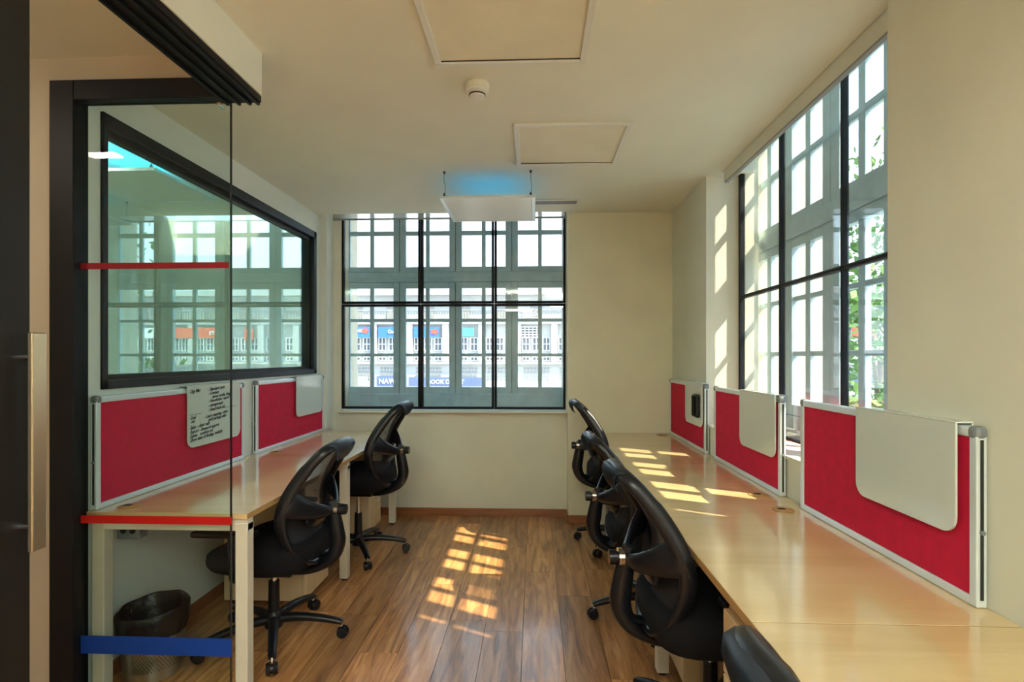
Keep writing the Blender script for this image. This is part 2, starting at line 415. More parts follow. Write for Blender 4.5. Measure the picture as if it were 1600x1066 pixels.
# masonry around them
b = MB()
b.box(-2.4, -1.725, 4.85, 5.35, -5, 3.6).box(-2.4, .9, 5.08, 5.35, 2.80, 3.6).box(-2.4, .9, 5.08, 5.35, -5, .81)
b.box(.252, 1.75, 4.9, 5.35, -5, 3.6).box(1.37, 2.08, 3.80, 4.95, -5, 3.6)
b.box(1.50, 1.56, -3.3, 3.80, 2.80, 3.2).box(1.48, 1.75, -3.3, 3.80, -5, .81).box(1.46, 1.75, .2, 1.36, -5, 3.6)
b.box(1.46, 1.75, -3.3, -2.2, -5, 3.6)
b.build('wall_outer', 'masonry', kind=S)

# ---------------------------------------------------------------- glass partition facing the camera
gp = thing('glass_partition', 'clear frameless glass pane in a black frame crossed by red and blue stripes', 'partition', (-1.5, 2.12, 0))
def P(f, name, m, par=gp, **k):
    for v in f.bm.verts: v.co -= Vector((-1.5, 2.12, 0))
    return f.build(name, m, par, **k)
P(MB().box(-1.885, -1.788, 2.085, 2.16, 0, 2.435, .003), 'frame_post', 'black')
P(MB().box(-1.788, -1.10, 2.085, 2.145, 2.358, 2.435, .003), 'frame_head', 'black')
P(MB().box(-1.80, -1.165, 2.115, 2.145, 0, .012, .002), 'floor_channel', 'bronze')
pg = P(MB().box(-1.79, -1.188, 2.124, 2.134, .012, 2.358, .001), 'pane', 'pane_clear')
P(MB().box(-1.1885, -1.1855, 2.1235, 2.1345, .012, 2.358), 'glass_edge', 'navy')
P(MB().box(-1.805, -1.192, 2.121, 2.1235, 1.706, 1.730), 'red_stripe', 'film_dark_red')['label'] = 'dark red stripe'
P(MB().box(-1.80, -1.180, 2.121, 2.1235, .705, .736), 'red_stripe', 'film_red')['label'] = 'bright red stripe'
P(MB().box(-1.80, -1.180, 2.121, 2.1235, .192, .262), 'blue_stripe', 'film_blue')['label'] = 'blue stripe'
P(MB().box(-1.235, -1.215, 2.11, 2.15, 2.335, 2.36, .002), 'clip', 'chrome')
# sliding door leaf at the left edge
d1 = thing('door_1', kind=S, loc=(-1.10, .5, 0))
def D(f, name, m): 
    for v in f.bm.verts: v.co -= Vector((-1.10, .5, 0))
    return f.build(name, m, d1)
D(MB().box(-1.135, -1.095, 1.072, 1.165, .01, 2.34, .003), 'stile', 'bronze')
D(MB().box(-1.135, -1.088, 1.02, 1.070, .01, 2.34, .003), 'stile', 'black')
D(MB().box(-1.135, -1.095, .0, .08, .01, 2.34, .003), 'stile', 'black')
D(MB().box(-1.135, -1.095, .08, 1.02, .01, .10, .003), 'rail', 'black')
D(MB().box(-1.135, -1.095, .08, 1.02, 2.27, 2.34, .003), 'rail', 'black')
D(MB().box(-1.12, -1.112, .08, 1.02, .10, 2.27), 'pane', 'pane_dark')
dh = D(MB().box(-1.062, -1.05, 1.122, 1.157, .95, 1.412, .003), 'handle', 'handle')
D(MB().cyl((-1.097, 1.14, 1.00), (-1.06, 1.14, 1.00), .007).cyl((-1.097, 1.14, 1.36), (-1.06, 1.14, 1.36), .007), 'handle_post', 'chrome')

# ---------------------------------------------------------------- ceiling fittings
def hatch(x0, y0, label):
    h = thing('ceiling_hatch', label, 'ceiling hatch', (x0+.3, y0+.3, CEIL), group='square ceiling hatches')
    X0, X1 = -.3, .3; t = .026
    f = MB().box(X0+t, X1-t, X0+t, X1-t, -.006, .0); f.build('hatch_panel', 'panel', h)
    for (a, b_, c_, d) in ((X0, X1, X0, X0+t), (X0, X1, X1-t, X1), (X0, X0+t, X0+t, X1-t), (X1-t, X1, X0+t, X1-t)):
        MB().box(a, b_, c_, d, -.016, 0, .003).build('trim_strip', 'white_metal', h)
    MB().box(X0+t, X1-t, X1-t-.006, X1-t, -.008, -.005).build('shadow_gap', 'dark', h)
    return h
hatch(-.11, 2.805, 'square ceiling hatch right of the smoke detector, nearer the end window')
hatch(-.398, 1.625, 'large square ceiling hatch at the top edge nearest the viewer')
sd = thing('smoke_detector', 'round white smoke detector on the ceiling between the two hatches', 'smoke detector', (-.25, 2.40, CEIL))
MB().lathe([(0, 0), (.052, 0), (.053, -.012), (.050, -.024), (.047, -.026)]).build('base', 'panel', sd, 40)
MB().lathe([(.047, -.026), (.047, -.030), (.050, -.031), (.050, -.038), (.038, -.046), (0, -.047)]).build('housing', 'white_metal', sd, 40)
MB().lathe([(.034, -.044), (.032, -.056), (.022, -.062), (0, -.063)]).build('sensor_dome', 'white_metal', sd, 40)
MB().lathe([(.036, -.0455), (.036, -.050), (.0335, -.0505)]).build('dark_ring', 'dark', sd)
# suspended lamp
lp = thing('pendant_panel_light', 'unlit square panel light hanging on thin cables before the end window', 'ceiling light', (-.302, 3.815, 2.375), 0)
MB().box(-.300, .300, -.300, .300, -.006, .006, .002).build('tray', 'white_metal', lp)
for (a, b_, c_, d) in ((-.305, .305, -.305, -.281), (-.305, .305, .281, .305), (-.305, -.281, -.281, .281), (.281, .305, -.281, .281)):
    MB().box(a, b_, c_, d, -.011, .008, .002).build('frame_bar', 'alu', lp)
MB().box(-.28, .28, -.28, .28, -.009, -.006).build('diffuser', 'diff', lp)
MB().box(-.22, .22, -.20, .24, .007, .012).build('uplight', 'glow_blue', lp)
for sx in (-1, 1):
    for sy in (-1, 1):
        k = MB().sweep(spline([(sx*.275, sy*.29, .01), (sx*.275+.006, sy*.29, .06), (sx*.277, sy*.29, .11), (sx*.275, sy*.29, .165)], 5), .0016, .0016, side=(1, 0, 0), n=6).build('cable', 'cable', lp, 60)
        MB().cyl((sx*.275, sy*.29, .006), (sx*.275, sy*.29, .030), .011, .004, 10).build('clamp', 'cable', k)
        MB().cyl((sx*.275, sy*.29, .150), (sx*.275, sy*.29, .165), .006, .010, 10).build('anchor', 'cable', k)
lp2 = copy_tree(lp); lp2.location = (-2.35, 3.22, 2.375); 
for k_ in kids(lp2):
    if k_.name.startswith('uplight'): k_.data = k_.data.copy(); k_.data.materials[0] = M['glow_teal']
lp2['label'] = 'square panel light hanging in the next room, seen through the left tinted glass'
av = thing('air_vent', 'slim grey slot air vent in the ceiling beside the hanging panel light', 'air vent', (.10, 4.24, CEIL))
for (a, b_, c_, d) in ((-.23, .23, -.065, -.048), (-.23, .23, .048, .065), (-.23, -.215, -.048, .048), (.215, .23, -.048, .048)):
    MB().box(a, b_, c_, d, -.008, 0, .002).build('frame_bar', 'white_metal', av)
MB().box(-.215, .215, -.048, .048, -.002, 0).build('backing', 'dark', av)
for k in range(6):
    MB().box(-.215, .215, -.044+k*.016, -.036+k*.016, -.007, -.003).build('slat', 'grille', av)
# added unseen fill lights behind the viewpoint, brightening the room
for k, (x, y, s_) in enumerate(((-.35, -.55, .30), (-.35, -2.2, .30), (.55, -1.3, .30))):
    q = thing('added_fill_light', ('added square fill light hanging directly behind the viewpoint', 'added square fill light hanging near the rear wall', 'added square fill light hanging near the rear right window')[k], 'ceiling light', (x, y, CEIL-.17))
    MB().box(-s_, s_, -s_, s_, -.020, 0, .003).build('tray', 'white_metal', q)
    MB().box(-s_+.05, s_-.05, -s_+.05, s_-.05, .001, .006).build('uplight', 'fill_on', q)
    for sx in (-1, 1):
        for sy in (-1, 1): MB().cyl((sx*(s_-.02), sy*(s_-.02), 0), (sx*(s_-.02), sy*(s_-.02), .17), .0016, n=6).build('cable', 'cable', q)
    MB().box(-s_+.02, s_-.02, -s_+.02, s_-.02, -.024, -.020).build('diffuser', 'fill_on', q)
q = thing('added_fill_light', 'small added fill light in the next room behind the left wall', 'ceiling light', (-2.75, 2.55, CEIL))  # added lamp, out of view, brightens the next room
MB().box(-.15, .15, -.15, .15, -.020, 0, .003).build('tray', 'white_metal', q)
MB().box(-.13, .13, -.13, .13, -.024, -.020).build('diffuser', 'fill_next', q)
q = thing('corridor_strip_light', 'lit strip light on the corridor ceiling, mirrored in the glass pane', 'ceiling light', (-2.44, 1.22, 2.52))
MB().box(-.11, .11, -.032, .032, -.02, .02, .003).build('tray', 'white_metal', q)
MB().box(-.10, .10, -.028, .028, -.028, -.02).build('diffuser', 'lamp_strip', q)

# ================================================================= DESKS
def grommet(parent, x, y, z, flip):
    g = MB().lathe([(.0, .0), (.041, .0), (.043, .003), (.039, .005), (0, .005)]).build('cable_grommet', 'desk_edge', parent, 40)
    g.location = (x, y, z)
    MB().box(-.020, .008, -.010, .010, .0045, .0062).build('cable_slot', 'dark', g)
def top(parent, x0, x1, y0, y1, edge):
    o = MB().box(x0, x1, y0, y1, .719, .742, .0008, 1).build('worktop', 'desk', parent)
    if edge > 0: MB().box(x1, x1+.002, y0, y1, .719, .7415).build('edge_band', 'desk_edge', o)
    else: MB().box(x0-.002, x0, y0, y1, .719, .7415).build('edge_band', 'desk_edge', o)
def dleg(parent, x, y, z1=.70):
    o = MB().box(x-.025, x+.025, y-.025, y+.025, .012, z1, .003).build('leg', 'leg', parent)
    MB().cyl((x, y, 0), (x, y, .013), .02).build('foot', 'dark', o)
ld = thing('desk', 'long maple desk along the left wall behind the glass pane', 'desk', (0, 0, 0))
top(ld, -1.797, -1.135, 2.15, 4.575, 1)
for y in (2.185, 3.36, 4.50):
    dleg(ld, -1.163, y); dleg(ld, -1.75, y)
    MB().box(-1.775, -1.138, y-.022, y+.022, .668, .718, .003).build('cross_beam', 'leg', ld)
MB().box(-1.765, -1.735, 2.2, 4.5, .675, .715).build('long_beam', 'leg', ld)
for y in (2.235, 3.545): grommet(ld, -1.675, y, .742, 1)
pb = thing('power_box', 'grey power socket box under the near end of the left desk', 'socket', (-1.70, 2.28, .668))
MB().box(-.05, .05, -.02, .03, -.07, .0, .004).build('housing', 'cap', pb)
MB().box(.07, .20, -.02, .03, -.035, .0, .006).build('cable_tray', 'dark_hood', pb)
for dx in (-.02, .02): MB().cyl((dx, -.024, -.035), (dx, -.019, -.035), .012, n=12).build('socket_hole', 'dark', pb)
rd = thing('desk', 'long maple desk along the right wall, beyond the joint line, with sun patches', 'desk', (0, 0, 0))
top(rd, .505, 1.113, 1.3225, 4.573, -1)
MB().box(.505, 1.113, 1.3187, 1.3223, .719, .7405).build('seam_shade_strip', 'dark', rd)  # dark strip filling the seam, its colour stands in for the shade there
for y in (1.36, 2.42, 3.50, 4.52):
    if y > 1.4: dleg(rd, .545, y)
    dleg(rd, 1.06, y)
    MB().box(.52, 1.09, y-.022, y+.022, .668, .718, .003).build('cross_beam', 'leg', rd)
MB().box(1.04, 1.07, 1.4, 4.5, .675, .715).build('long_beam', 'leg', rd)
for y in (2.29, 2.535, 4.45): grommet(rd, 1.0, y, .742, 1)
nd = thing('desk', 'near section of the right maple desk at the bottom right corner', 'desk', (0, 0, 0))
top(nd, .505, 1.113, -.2, 1.3185, -1)
for y in (-.1, 1.27):
    if y < 1: dleg(nd, .56, y)
    dleg(nd, 1.06, y)
    MB().box(.57, 1.09, y-.022, y+.022, .668, .718, .003).build('cross_beam', 'leg', nd)

def pedestal(x0, x1, y0, y1, face, label, z1=.66):
    cx, cy = (x0+x1)/2, (y0+y1)/2
    p = thing('drawer_pedestal', label, 'drawer unit', (cx, cy, 0), group='maple drawer pedestals under the desks')
    hx, hy = (x1-x0)/2, (y1-y0)/2; t = .016
    f = MB()
    bk = -face*hx
    f.box(-hx, hx, -hy, -hy+t, .03, z1).box(-hx, hx, hy-t, hy, .03, z1).box(-hx, hx, -hy+t, hy-t, z1-t, z1).box(-hx, hx, -hy+t, hy-t, .03, .03+t)
    f.box(min(bk, bk+face*t), max(bk, bk+face*t), -hy+t, hy-t, .03+t, z1-t); f.build('body', 'ped', p)
    zs = [.035, .30, .475, z1-.003]
    for a, b_ in zip(zs, zs[1:]):
        xf = face*hx
        d = MB().box(min(xf, xf+face*.016), max(xf, xf+face*.016), -hy+.001, hy-.001, a+.003, b_-.003, .002, 1).build('drawer', 'ped', p)
        xx = xf+face*.016
        MB().sweep(spline([(xx, -.05, b_-.05), (xx+face*.02, -.045, b_-.055), (xx+face*.024, 0, b_-.058), (xx+face*.02, .045, b_-.055), (xx, .05, b_-.05)], 4), .004, .004, side=(0, 0, 1), n=6).build('handle', 'alu', d, 60)
    for sx in (-1, 1):
        for sy in (-1, 1): MB().cyl((sx*(hx-.04), sy*(hy-.04), 0), (sx*(hx-.04), sy*(hy-.04), .032), .018, n=12).build('castor', 'dark', p)
pedestal(-1.70, -1.265, 2.98, 3.32, 1, 'maple drawer pedestal under the left desk beside the nearer office chair')
pedestal(-1.70, -1.265, 4.14, 4.46, 1, 'maple drawer pedestal under the far end of the left desk')
pedestal(.545, 1.02, 1.17, 1.59, -1, 'maple drawer pedestal under the right desk nearest the viewer')
pedestal(.615, 1.02, 2.28, 2.62, -1, 'maple drawer pedestal under the right desk behind the large front chair')
pedestal(.545, 1.02, 3.30, 3.70, -1, 'maple drawer pedestal under the right desk near its far end')

# ---------------------------------------------------------------- red pin-board partitions
def partition(y0, y1, xin, s, z1, label, near_post=True):
    """s=+1: board on the right wall side facing -X ; s=-1: on the left facing +X. xin = visible face"""
    p = thing('desk_partition', label, 'partition', (xin, (y0+y1)/2, .742), group='red pin-board desk partitions')
    c = (y0+y1)/2; a0, a1 = y0-c, y1-c; h = z1-.742; t = .026
    def B(X0, X1, Y0, Y1, Z0, Z1, bev=.003):
        return MB().box(min(s*X0, s*X1), max(s*X0, s*X1), Y0, Y1, Z0, Z1, bev)
    B(.006, t-.004, a0+.02, a1-.02, .02, h-.02, 0).build('felt_panel', 'red', p)
    B(0, t, a0+.02, a1-.02, h-.026, h, .005).build('frame_bar', 'alu', p)
    B(0, t, a0+.02, a1-.02, 0.001, .024, .003).build('frame_bar', 'alu', p)
    B(0, t, a1-.024, a1, .001, h-.02, .003).build('frame_bar', 'alu', p)
    B(0, t, a0, a0+.024, .001, h-.02, .003).build('frame_bar', 'alu', p)
    B(t*.35, t*.65, a0-.0015, a0, .02, h-.03, 0).build('post_groove', 'dark', p)
    for (e0, e1) in ((a0-.003, a0+.03), (a1-.03, a1+.003)):
        B(-.003, t+.003, e0, e1, h-.03, h+.004, .011).build('corner_cap', 'cap', p)
    MB().cyl((s*t/2, a0-.006, h*.42), (s*t/2, a0+.0, h*.42), .006, n=10).build('clip', 'cap', p)
    return p
RX = 1.082; LX = -1.765
partition(1.412, 2.322, RX, 1, 1.186, 'large red felt desk partition nearest on the right desk')
partition(2.508, 3.428, RX, 1, 1.182, 'middle red felt desk partition on the right desk')
partition(3.600, 4.535, RX, 1, 1.182, 'farthest red felt desk partition on the right desk')
partition(2.172, 3.315, LX, -1, 1.200, 'red felt desk partition on the left desk holding the written board')
partition(3.465, 4.592, LX, -1, 1.205, 'red felt desk partition on the left desk near the end window')
def whiteboard(y0, y1, xin, s, z0, z1, label):
    b_ = thing('whiteboard', label, 'whiteboard', (xin, (y0+y1)/2, z1), group='small whiteboards hung over the red partitions')
    hw = (y1-y0)/2; h = z1-z0; r = .045; pts = [(-hw, 0)]
    for k in range(7):
        a = PI+PI/2*k/6; pts.append((-hw+r+r*math.cos(a), -h+r+r*math.sin(a)))
    for k in range(7):
        a = 1.5*PI+PI/2*k/6; pts.append((hw-r+r*math.cos(a), -h+r+r*math.sin(a)))
    pts.append((hw, 0))
    xs = -s*.012
    MB().prism([(xs, p[0], p[1]) for p in pts], (s*.006, 0, 0)).build('board', 'board', b_)
    MB().box(min(xs, s*.034), max(xs, s*.034), -hw, hw, .0, .004, .0015, 1).build('hook_lip', 'board', b_)
    MB().box(min(s*.030, s*.034), max(s*.030, s*.034), -hw, hw, -.03, .0).build('back_lip', 'board', b_)
    return b_
whiteboard(1.465, 1.905, RX, 1, .905, 1.191, 'blank whiteboard hung on the nearest right partition')
whiteboard(2.535, 2.965, RX, 1, .905, 1.187, 'blank whiteboard hung on the middle right partition')
whiteboard(3.622, 4.02, RX, 1, .905, 1.187, 'whiteboard with a black eraser on the farthest right partition')
wb = whiteboard(2.745, 3.245, LX, -1, .895, 1.209, 'whiteboard covered in black handwritten notes on the left partition')
whiteboard(4.03, 4.525, LX, -1, .915, 1.211, 'blank whiteboard hung on the far left partition')
er = thing('board_eraser', 'black board eraser stuck on the farthest right whiteboard', 'eraser', (1.066, 3.70, 1.04))
MB().box(-.026, .003, -.045, .045, -.075, .075, .010, 3).build('felt_pad', 'plastic', er)
MB().box(-.030, -.026, -.035, .035, -.065, .065, .004).build('handle', 'fabric', er)
mk = tag(MB().cyl((0, 0, -.07), (0, 0, .05), .005, n=10).build('marker_pen', 'plastic'), 'thin black marker pen clipped beside the board eraser', 'pen'); mk.location = (1.061, 3.775, 1.045)
notes = [(0, .015, 'Digi Mkt'), (.17, .012, '- Standard open'), (.17, .034, '- Content'), (.21, .053, 'about media, blog'), (.17, .075, '- Newsletter, report'), (.17, .098, '- management'), (.17, .122, '- Email leads etc'),
         (0, .150, 'Goal'), (.01, .168, 'etc.'), (.13, .156, '- Learn mapping, other'), (.17, .174, 'mail package plan'), (0, .200, 'Sales - client calls'),
         (0, .222, 'Report - Research approx'), (0, .243, 'Expan.   position etc'), (0, .264, 'Show team & finding, website')]
n = 0
for (dy, dz, s_) in notes:
    t = text_obj('handwriting', s_, 'ink', wb, .0245, (.0125, -.235+dy*.93, -dz-.020), (0, 1, .05), (0, 0, 1), .0003, .45, bold=.0006)
for (a, b_, z_) in ((-.235, -.14, -.146), (.02, .20, -.135)):
    MB().box(.0122, .0128, a, b_, z_, z_+.0022).build('ruled_line', 'ink', wb)

# ================================================================= OFFICE CHAIR
def make_chair():
    t = thing('office_chair', 'x', 'chair', group='black mesh office chairs')
    up = []
    prof = [(.492, -.222, 0), (.497, -.218, .07), (.525, -.205, .135), (.58, -.178, .188), (.66, -.158, .222), (.74, -.153, .228), (.82, -.175, .215), (.90, -.22, .192), (.97, -.272, .170), (1.02, -.318, .145), (1.038, -.338, .08), (1.042, -.342, 0)]
    half = [(x, y, z) for z, x, y in prof]
    loop = half + [(x, -y, z) for x, y, z in half[-2:0:-1]]
    pts = spline(loop, 4, True); N = len(pts)
    def ra(tt):  # broad side of the band
        zz = pts[min(N-1, int(round(tt*(N-1))))].z
        return .029 if zz < .95 else .026
    up.append(MB().sweep(pts, lambda q: .014, ra, side=(1, 0, .45), n=12, closed=True).build('backrest_frame', 'plastic', t, 60))
    # mesh
    bm = MB(); rows = []
    hs = spline(half, 3)
    for p in hs:
        rows.append([bm.bm.verts.new((p.x-.03*(1-(k/6-1)**2)*min(1, p.y/.12)+.004, p.y*(k/6-1), p.z)) for k in range(13)])
    for a, b_ in zip(rows, rows[1:]):
        for k in range(12):
            try: bm.bm.faces.new((a[k], a[k+1], b_[k+1], b_[k]))
            except Exception: pass
    bmesh.ops.remove_doubles(bm.bm, verts=bm.bm.verts, dist=1e-5)
    up.append(bm.build('backrest_mesh', 'mesh', t, 80))
    # curled lip under the top edge
    bm = MB(); rows = []
    for (x, z, wd) in ((-.328, 1.046, .138), (-.350, 1.053, .134), (-.372, 1.047, .124), (-.380, 1.028, .112), (-.374, 1.002, .094), (-.360, .978, .07), (-.348, .965, .03)):
        rows.append([(x+.02*abs(k/5-1)**2, wd*(k/5-1), z-.010*abs(k/5-1)**2) for k in range(11)])
    vo = [[bm.bm.verts.new(p) for p in r] for r in rows]
    for a, b_ in zip(vo, vo[1:]):
        for k in range(10): bm.bm.faces.new((a[k], a[k+1], b_[k+1], b_[k]))
    bmesh.ops.solidify(bm.bm, geom=bm.bm.faces[:], thickness=.008)
    lp_ = bm.build('headrest_lip', 'lip', t, 0); lp_['label'] = 'curled grey-blue top lip'; up.append(lp_)
    # yoke and spine
    yp = spline([(-.165, -.222, .80), (-.195, -.208, .787), (-.240, -.155, .757), (-.280, -.075, .728), (-.295, 0, .720), (-.280, .075, .728), (-.240, .155, .757), (-.195, .208, .787), (-.165, .222, .80)], 4)
    up.append(MB().sweep(yp, lambda q: .022+.056*abs(2*q-1)**1.4, lambda q: .013, side=lambda q: Vector((1, (2*q-1)*-1.2, 0)), n=12).build('lumbar_yoke', 'plastic', t, 60))
    sp = spline([(-.285, 0, .760), (-.298, 0, .70), (-.312, 0, .62), (-.318, 0, .565), (-.298, 0, .505), (-.25, 0, .458), (-.16, 0, .43), (-.02, 0, .425)], 4)
    up.append(MB().sweep(sp, lambda q: .024+.014*math.sin(PI*min(1, q*1.4)), lambda q: .026+.010*q, side=(0, 1, 0), n=12).build('spine', 'plastic', t, 60))
    up.append(MB().sweep(spline([(-.295, .0, .53), (-.27, 0, .505), (-.23, 0, .495), (-.17, 0, .47)], 4), .012, .03, side=(0, 1, 0), n=8).build('lower_bracket', 'plastic', t, 60))
    up.append(MB().cyl((-.306, 0, .722), (-.326, 0, .722), .032).build('knob_collar', 'chrome', t, 50))
    up.append(MB().cyl((-.324, 0, .722), (-.334, 0, .722), .020).cyl((-.332, 0, .722), (-.358, 0, .722), .027, .025).build('adjustment_knob', 'plastic', t, 50))
    up.append(MB().ell((-.215, 0, .685), (.022, .115, .048)).cyl((-.215, 0, .70), (-.29, 0, .722), .014).build('lumbar_pad', 'plastic', t, 60))
    # seat cushion
    bm = MB(); n_ = 36; rings = []
    for (z, sc) in ((.455, .55), (.462, .80), (.478, .93), (.505, .985), (.54, 1.0), (.572, .985), (.590, .93), (.598, .80), (.600, .5), (.600, .15)):
        ring = []
        for i in range(n_):
            a = 2*PI*i/n_; cx, sy = math.cos(a), math.sin(a)
            X = math.copysign(abs(cx)**.55, cx)*.245*sc; Y = math.copysign(abs(sy)**.55, sy)*.250*sc
            xx = X/.245; zz = z
            if xx > 0: zz = .50+(z-.50)*(1-.45*xx**2)-.030*xx**3+(.02*xx**2)
            if z > .55: zz += .012*(abs(Y)/.25)**2
            ring.append(bm.bm.verts.new((X+.005, Y, zz)))
        rings.append(ring)
    for a, b_ in zip(rings, rings[1:]):
        for k in range(n_): bm.bm.faces.new((a[k], a[(k+1) % n_], b_[(k+1) % n_], b_[k]))
    bm.bm.faces.new(rings[0]); bm.bm.faces.new(rings[-1])
    up.append(bm.build('seat', 'fabric', t, 50))
    for sy in (-1, 1):
        ap = spline([(.04, sy*.20, .468), (.03, sy*.27, .475), (.02, sy*.292, .53), (.025, sy*.292, .62), (.03, sy*.29, .672)], 4)
        a = MB().sweep(ap, .013, .024, side=(1, 0, 0), n=10).build('armrest', 'plastic', t, 60); up.append(a)
        MB().box(-.075, .205, sy*.29-.034, sy*.29+.034, .670, .696, .011, 3).build('arm_pad', 'plastic', a)
    up.append(MB().box(-.12, .12, -.075, .075, .412, .462, .01).box(-.16, .16, -.10, .10, .450, .462, .003).build('tilt_mechanism', 'plastic', t))
    u = MB().box(.02, .10, -.078, -.0755, .425, .447, 0).box(.02, .10, .0755, .078, .425, .447, 0).build('blue_tag', 'blue_tag', t); u['label'] = 'blue plastic tag'; up.append(u)
    up.append(MB().cyl((.02, -.07, .435), (.02, -.25, .43), .006).ell((.02, -.25, .43), (.02, .03, .008), 10).build('height_lever', 'plastic', t, 50))
    up.append(MB().cyl((0, 0, .24), (0, 0, .415), .014).build('gas_lift', 'chrome', t, 50))
    MB().cyl((0, 0, .12), (0, 0, .285), .027, .025).build('column', 'plastic', t, 50)
    MB().lathe([(0, .065), (.040, .065), (.046, .085), (.042, .13), (.030, .145), (0, .145)]).build('hub', 'plastic', t, 40)
    # leg with castor
    lpz = spline([(.03, 0, .105), (.12, 0, .108), (.22, 0, .098), (.30, 0, .082), (.325, 0, .074)], 4)
    def mk():
        l = MB().sweep(lpz, lambda q: .024-.012*q, lambda q: .026-.010*q, side=(0, 1, 0), n=10).build('base_leg', 'plastic', t, 60)
        k = MB()
        for s2 in (-1, 1):
            k.cyl((.325, s2*.006, .029), (.325, s2*.024, .029), .029, .024, 20)
        k.cyl((.325, -.01, .029), (.325, .01, .029), .018, n=12)
        k.build('castor', 'plastic', l, 40)
        MB().cyl((.318, 0, .055), (.318, 0, .078), .008, n=10).build('castor_stem', 'chrome', l)
        return l
    first = mk(); legs = [first]
    for k in range(4):
        legs.append(copy_tree(first, t))
    for k, l in enumerate(legs): l.rotation_euler.z = k*2*PI/5
    t['up'] = 1
    return t
proto = make_chair(); del proto['up']
FIXED = ('base_leg', 'column', 'hub')
def place(c, x, y, rz, dz, leg0, label):
    c.location = (x, y, 0); c.rotation_euler = (0, 0, rz); c['label'] = label
    i = 0
    for k in kids(c):
        nm = k.name.split('.')[0]
        if nm == 'base_leg': k.rotation_euler.z = math.radians(leg0+72*i)-rz; i += 1
        elif nm not in FIXED: k.location.z = dz
chairs = [
 (-1.255, 2.63, 180-3, -.085, 6, 'black mesh office chair pushed in at the near end of the left desk'),
 (-1.22, 3.80, 180-3, 0.0, 10, 'black mesh office chair at the left desk closest to the end window'),
 (.617, 1.99, 3, -.065, 60, 'black mesh office chair at the right desk, large and fully in view'),
 (.622, 2.95, 3, -.09, 188, 'black mesh office chair third along the right desk, partly hidden'),
 (.622, 4.05, 2, 0.0, 160, 'black mesh office chair at the far end of the right desk'),
 (.636, .73, 3, -.085, 30, 'black mesh office chair cropped by the bottom edge of the view, only its top showing'),
]
for i, a in enumerate(chairs):
    c = proto if i == len(chairs)-1 else copy_tree(proto)
    place(c, a[0], a[1], math.radians(a[2]), *a[3:])

# ---------------------------------------------------------------- waste bin
bn = thing('waste_bin', 'perforated steel waste bin with a black liner under the left desk', 'bin', (-1.645, 2.335, 0))
MB().lathe([(0, .004), (.105, .004), (.108, .03), (.112, .0301), (.130, .265), (.132, .27), (.127, .27), (.110, .03)]).build('body', 'steel', bn, 40)
# perforations: small dark dots set on the wall
d = MB()
for j in range(17):
    z = .055+j*.010; r = .1125+(z-.03)*.018/.235+.0010
    for i in range(56):
        a = 2*PI*(i+.5*(j % 2))/56
        ct = Vector((r*math.cos(a), r*math.sin(a), z)); tn = Vector((-math.sin(a), math.cos(a), 0)); h = .0026
        vs = [d.bm.verts.new(ct+tn*h*math.cos(q*PI/3)+Vector((0, 0, h*math.sin(q*PI/3)))) for q in range(6)]
        d.bm.faces.new(vs)
d.build('perforations', 'dark', bn, kind='stuff')
d = MB(); n_ = 48; rings = []
for (r, z, am) in ((.129, .185, .002), (.134, .22, .003), (.137, .26, .003), (.136, .285, .003), (.131, .292, .003), (.124, .285, .004), (.118, .24, .006), (.10, .12, .01), (.05, .05, .01)):
    rings.append([d.bm.verts.new(((r+am*math.sin(i*5.3+z*20)+am*random.uniform(-.6, .6))*math.cos(2*PI*i/n_), (r+am*math.sin(i*5.3+z*20))*math.sin(2*PI*i/n_), z+am*.5*math.sin(i*.9)+(.012*math.sin(2*PI*i/n_+.6) if z > .25 else 0))) for i in range(n_)])
for a, b_ in zip(rings, rings[1:]):
    for k in range(n_): d.bm.faces.new((a[k], a[(k+1) % n_], b_[(k+1) % n_], b_[k]))
d.build('bin_liner', 'bag', bn, 60)

# ================================================================= OUTSIDE
MB().box(-60, 90, -30, 90, -6.1, -6).build('ground_street', 'street', kind=S)
fb = thing('building', 'long white colonial building with shop signs across the street', 'building', (0, 50, -6))
def Bf(f, name, m, par=fb, **k):
    for v in f.bm.verts: v.co -= Vector((0, 50, -6))
    return f.build(name, m, par, **k)
Bf(MB().box(-26, 46, 50, 58, -6, 7.3), 'wall', 'facade')
Bf(MB().box(-26, 46, 49.3, 50, 6.9, 7.4), 'cornice', 'facade')
Bf(MB().box(-26, 46, 49.5, 50, 4.30, 4.65), 'cornice', 'facade')
Bf(MB().box(-26, 46, 49.6, 50, .72, .95), 'cornice', 'facade')
Bf(MB().box(-26, 46, 49.4, 50, -2.6, -1.5), 'shop_fascia', 'facade')
wmesh = {}
def fwin(x, z, wdt, hgt, cols, rows):
    key = (wdt, hgt, cols, rows)
    if key not in wmesh:
        f = MB().box(-wdt/2, wdt/2, -.06, .0, 0, hgt)
        o = f.build('window', 'facade_glass', fb)
        g = MB()
        for i in range(cols+1): g.box(-wdt/2+i*wdt/cols-.035, -wdt/2+i*wdt/cols+.035, -.14, -.06, -.03, hgt+.03)
        for j in range(rows+1): g.box(-wdt/2, wdt/2, -.13, -.06, j*hgt/rows-.03, j*hgt/rows+.03)
        h = g.build('window_frame', 'sign_white', o); wmesh[key] = (o, h)
    else:
        s0, s1 = wmesh[key]; o = piece(s0, fb, (0, 0, 0)); o.name = 'window'; h = piece(s1, o, (0, 0, 0)); h.name = 'window_frame'
    o.location = (x, 0, z+6)
bays = [-16.15+3.25*i for i in range(18)]
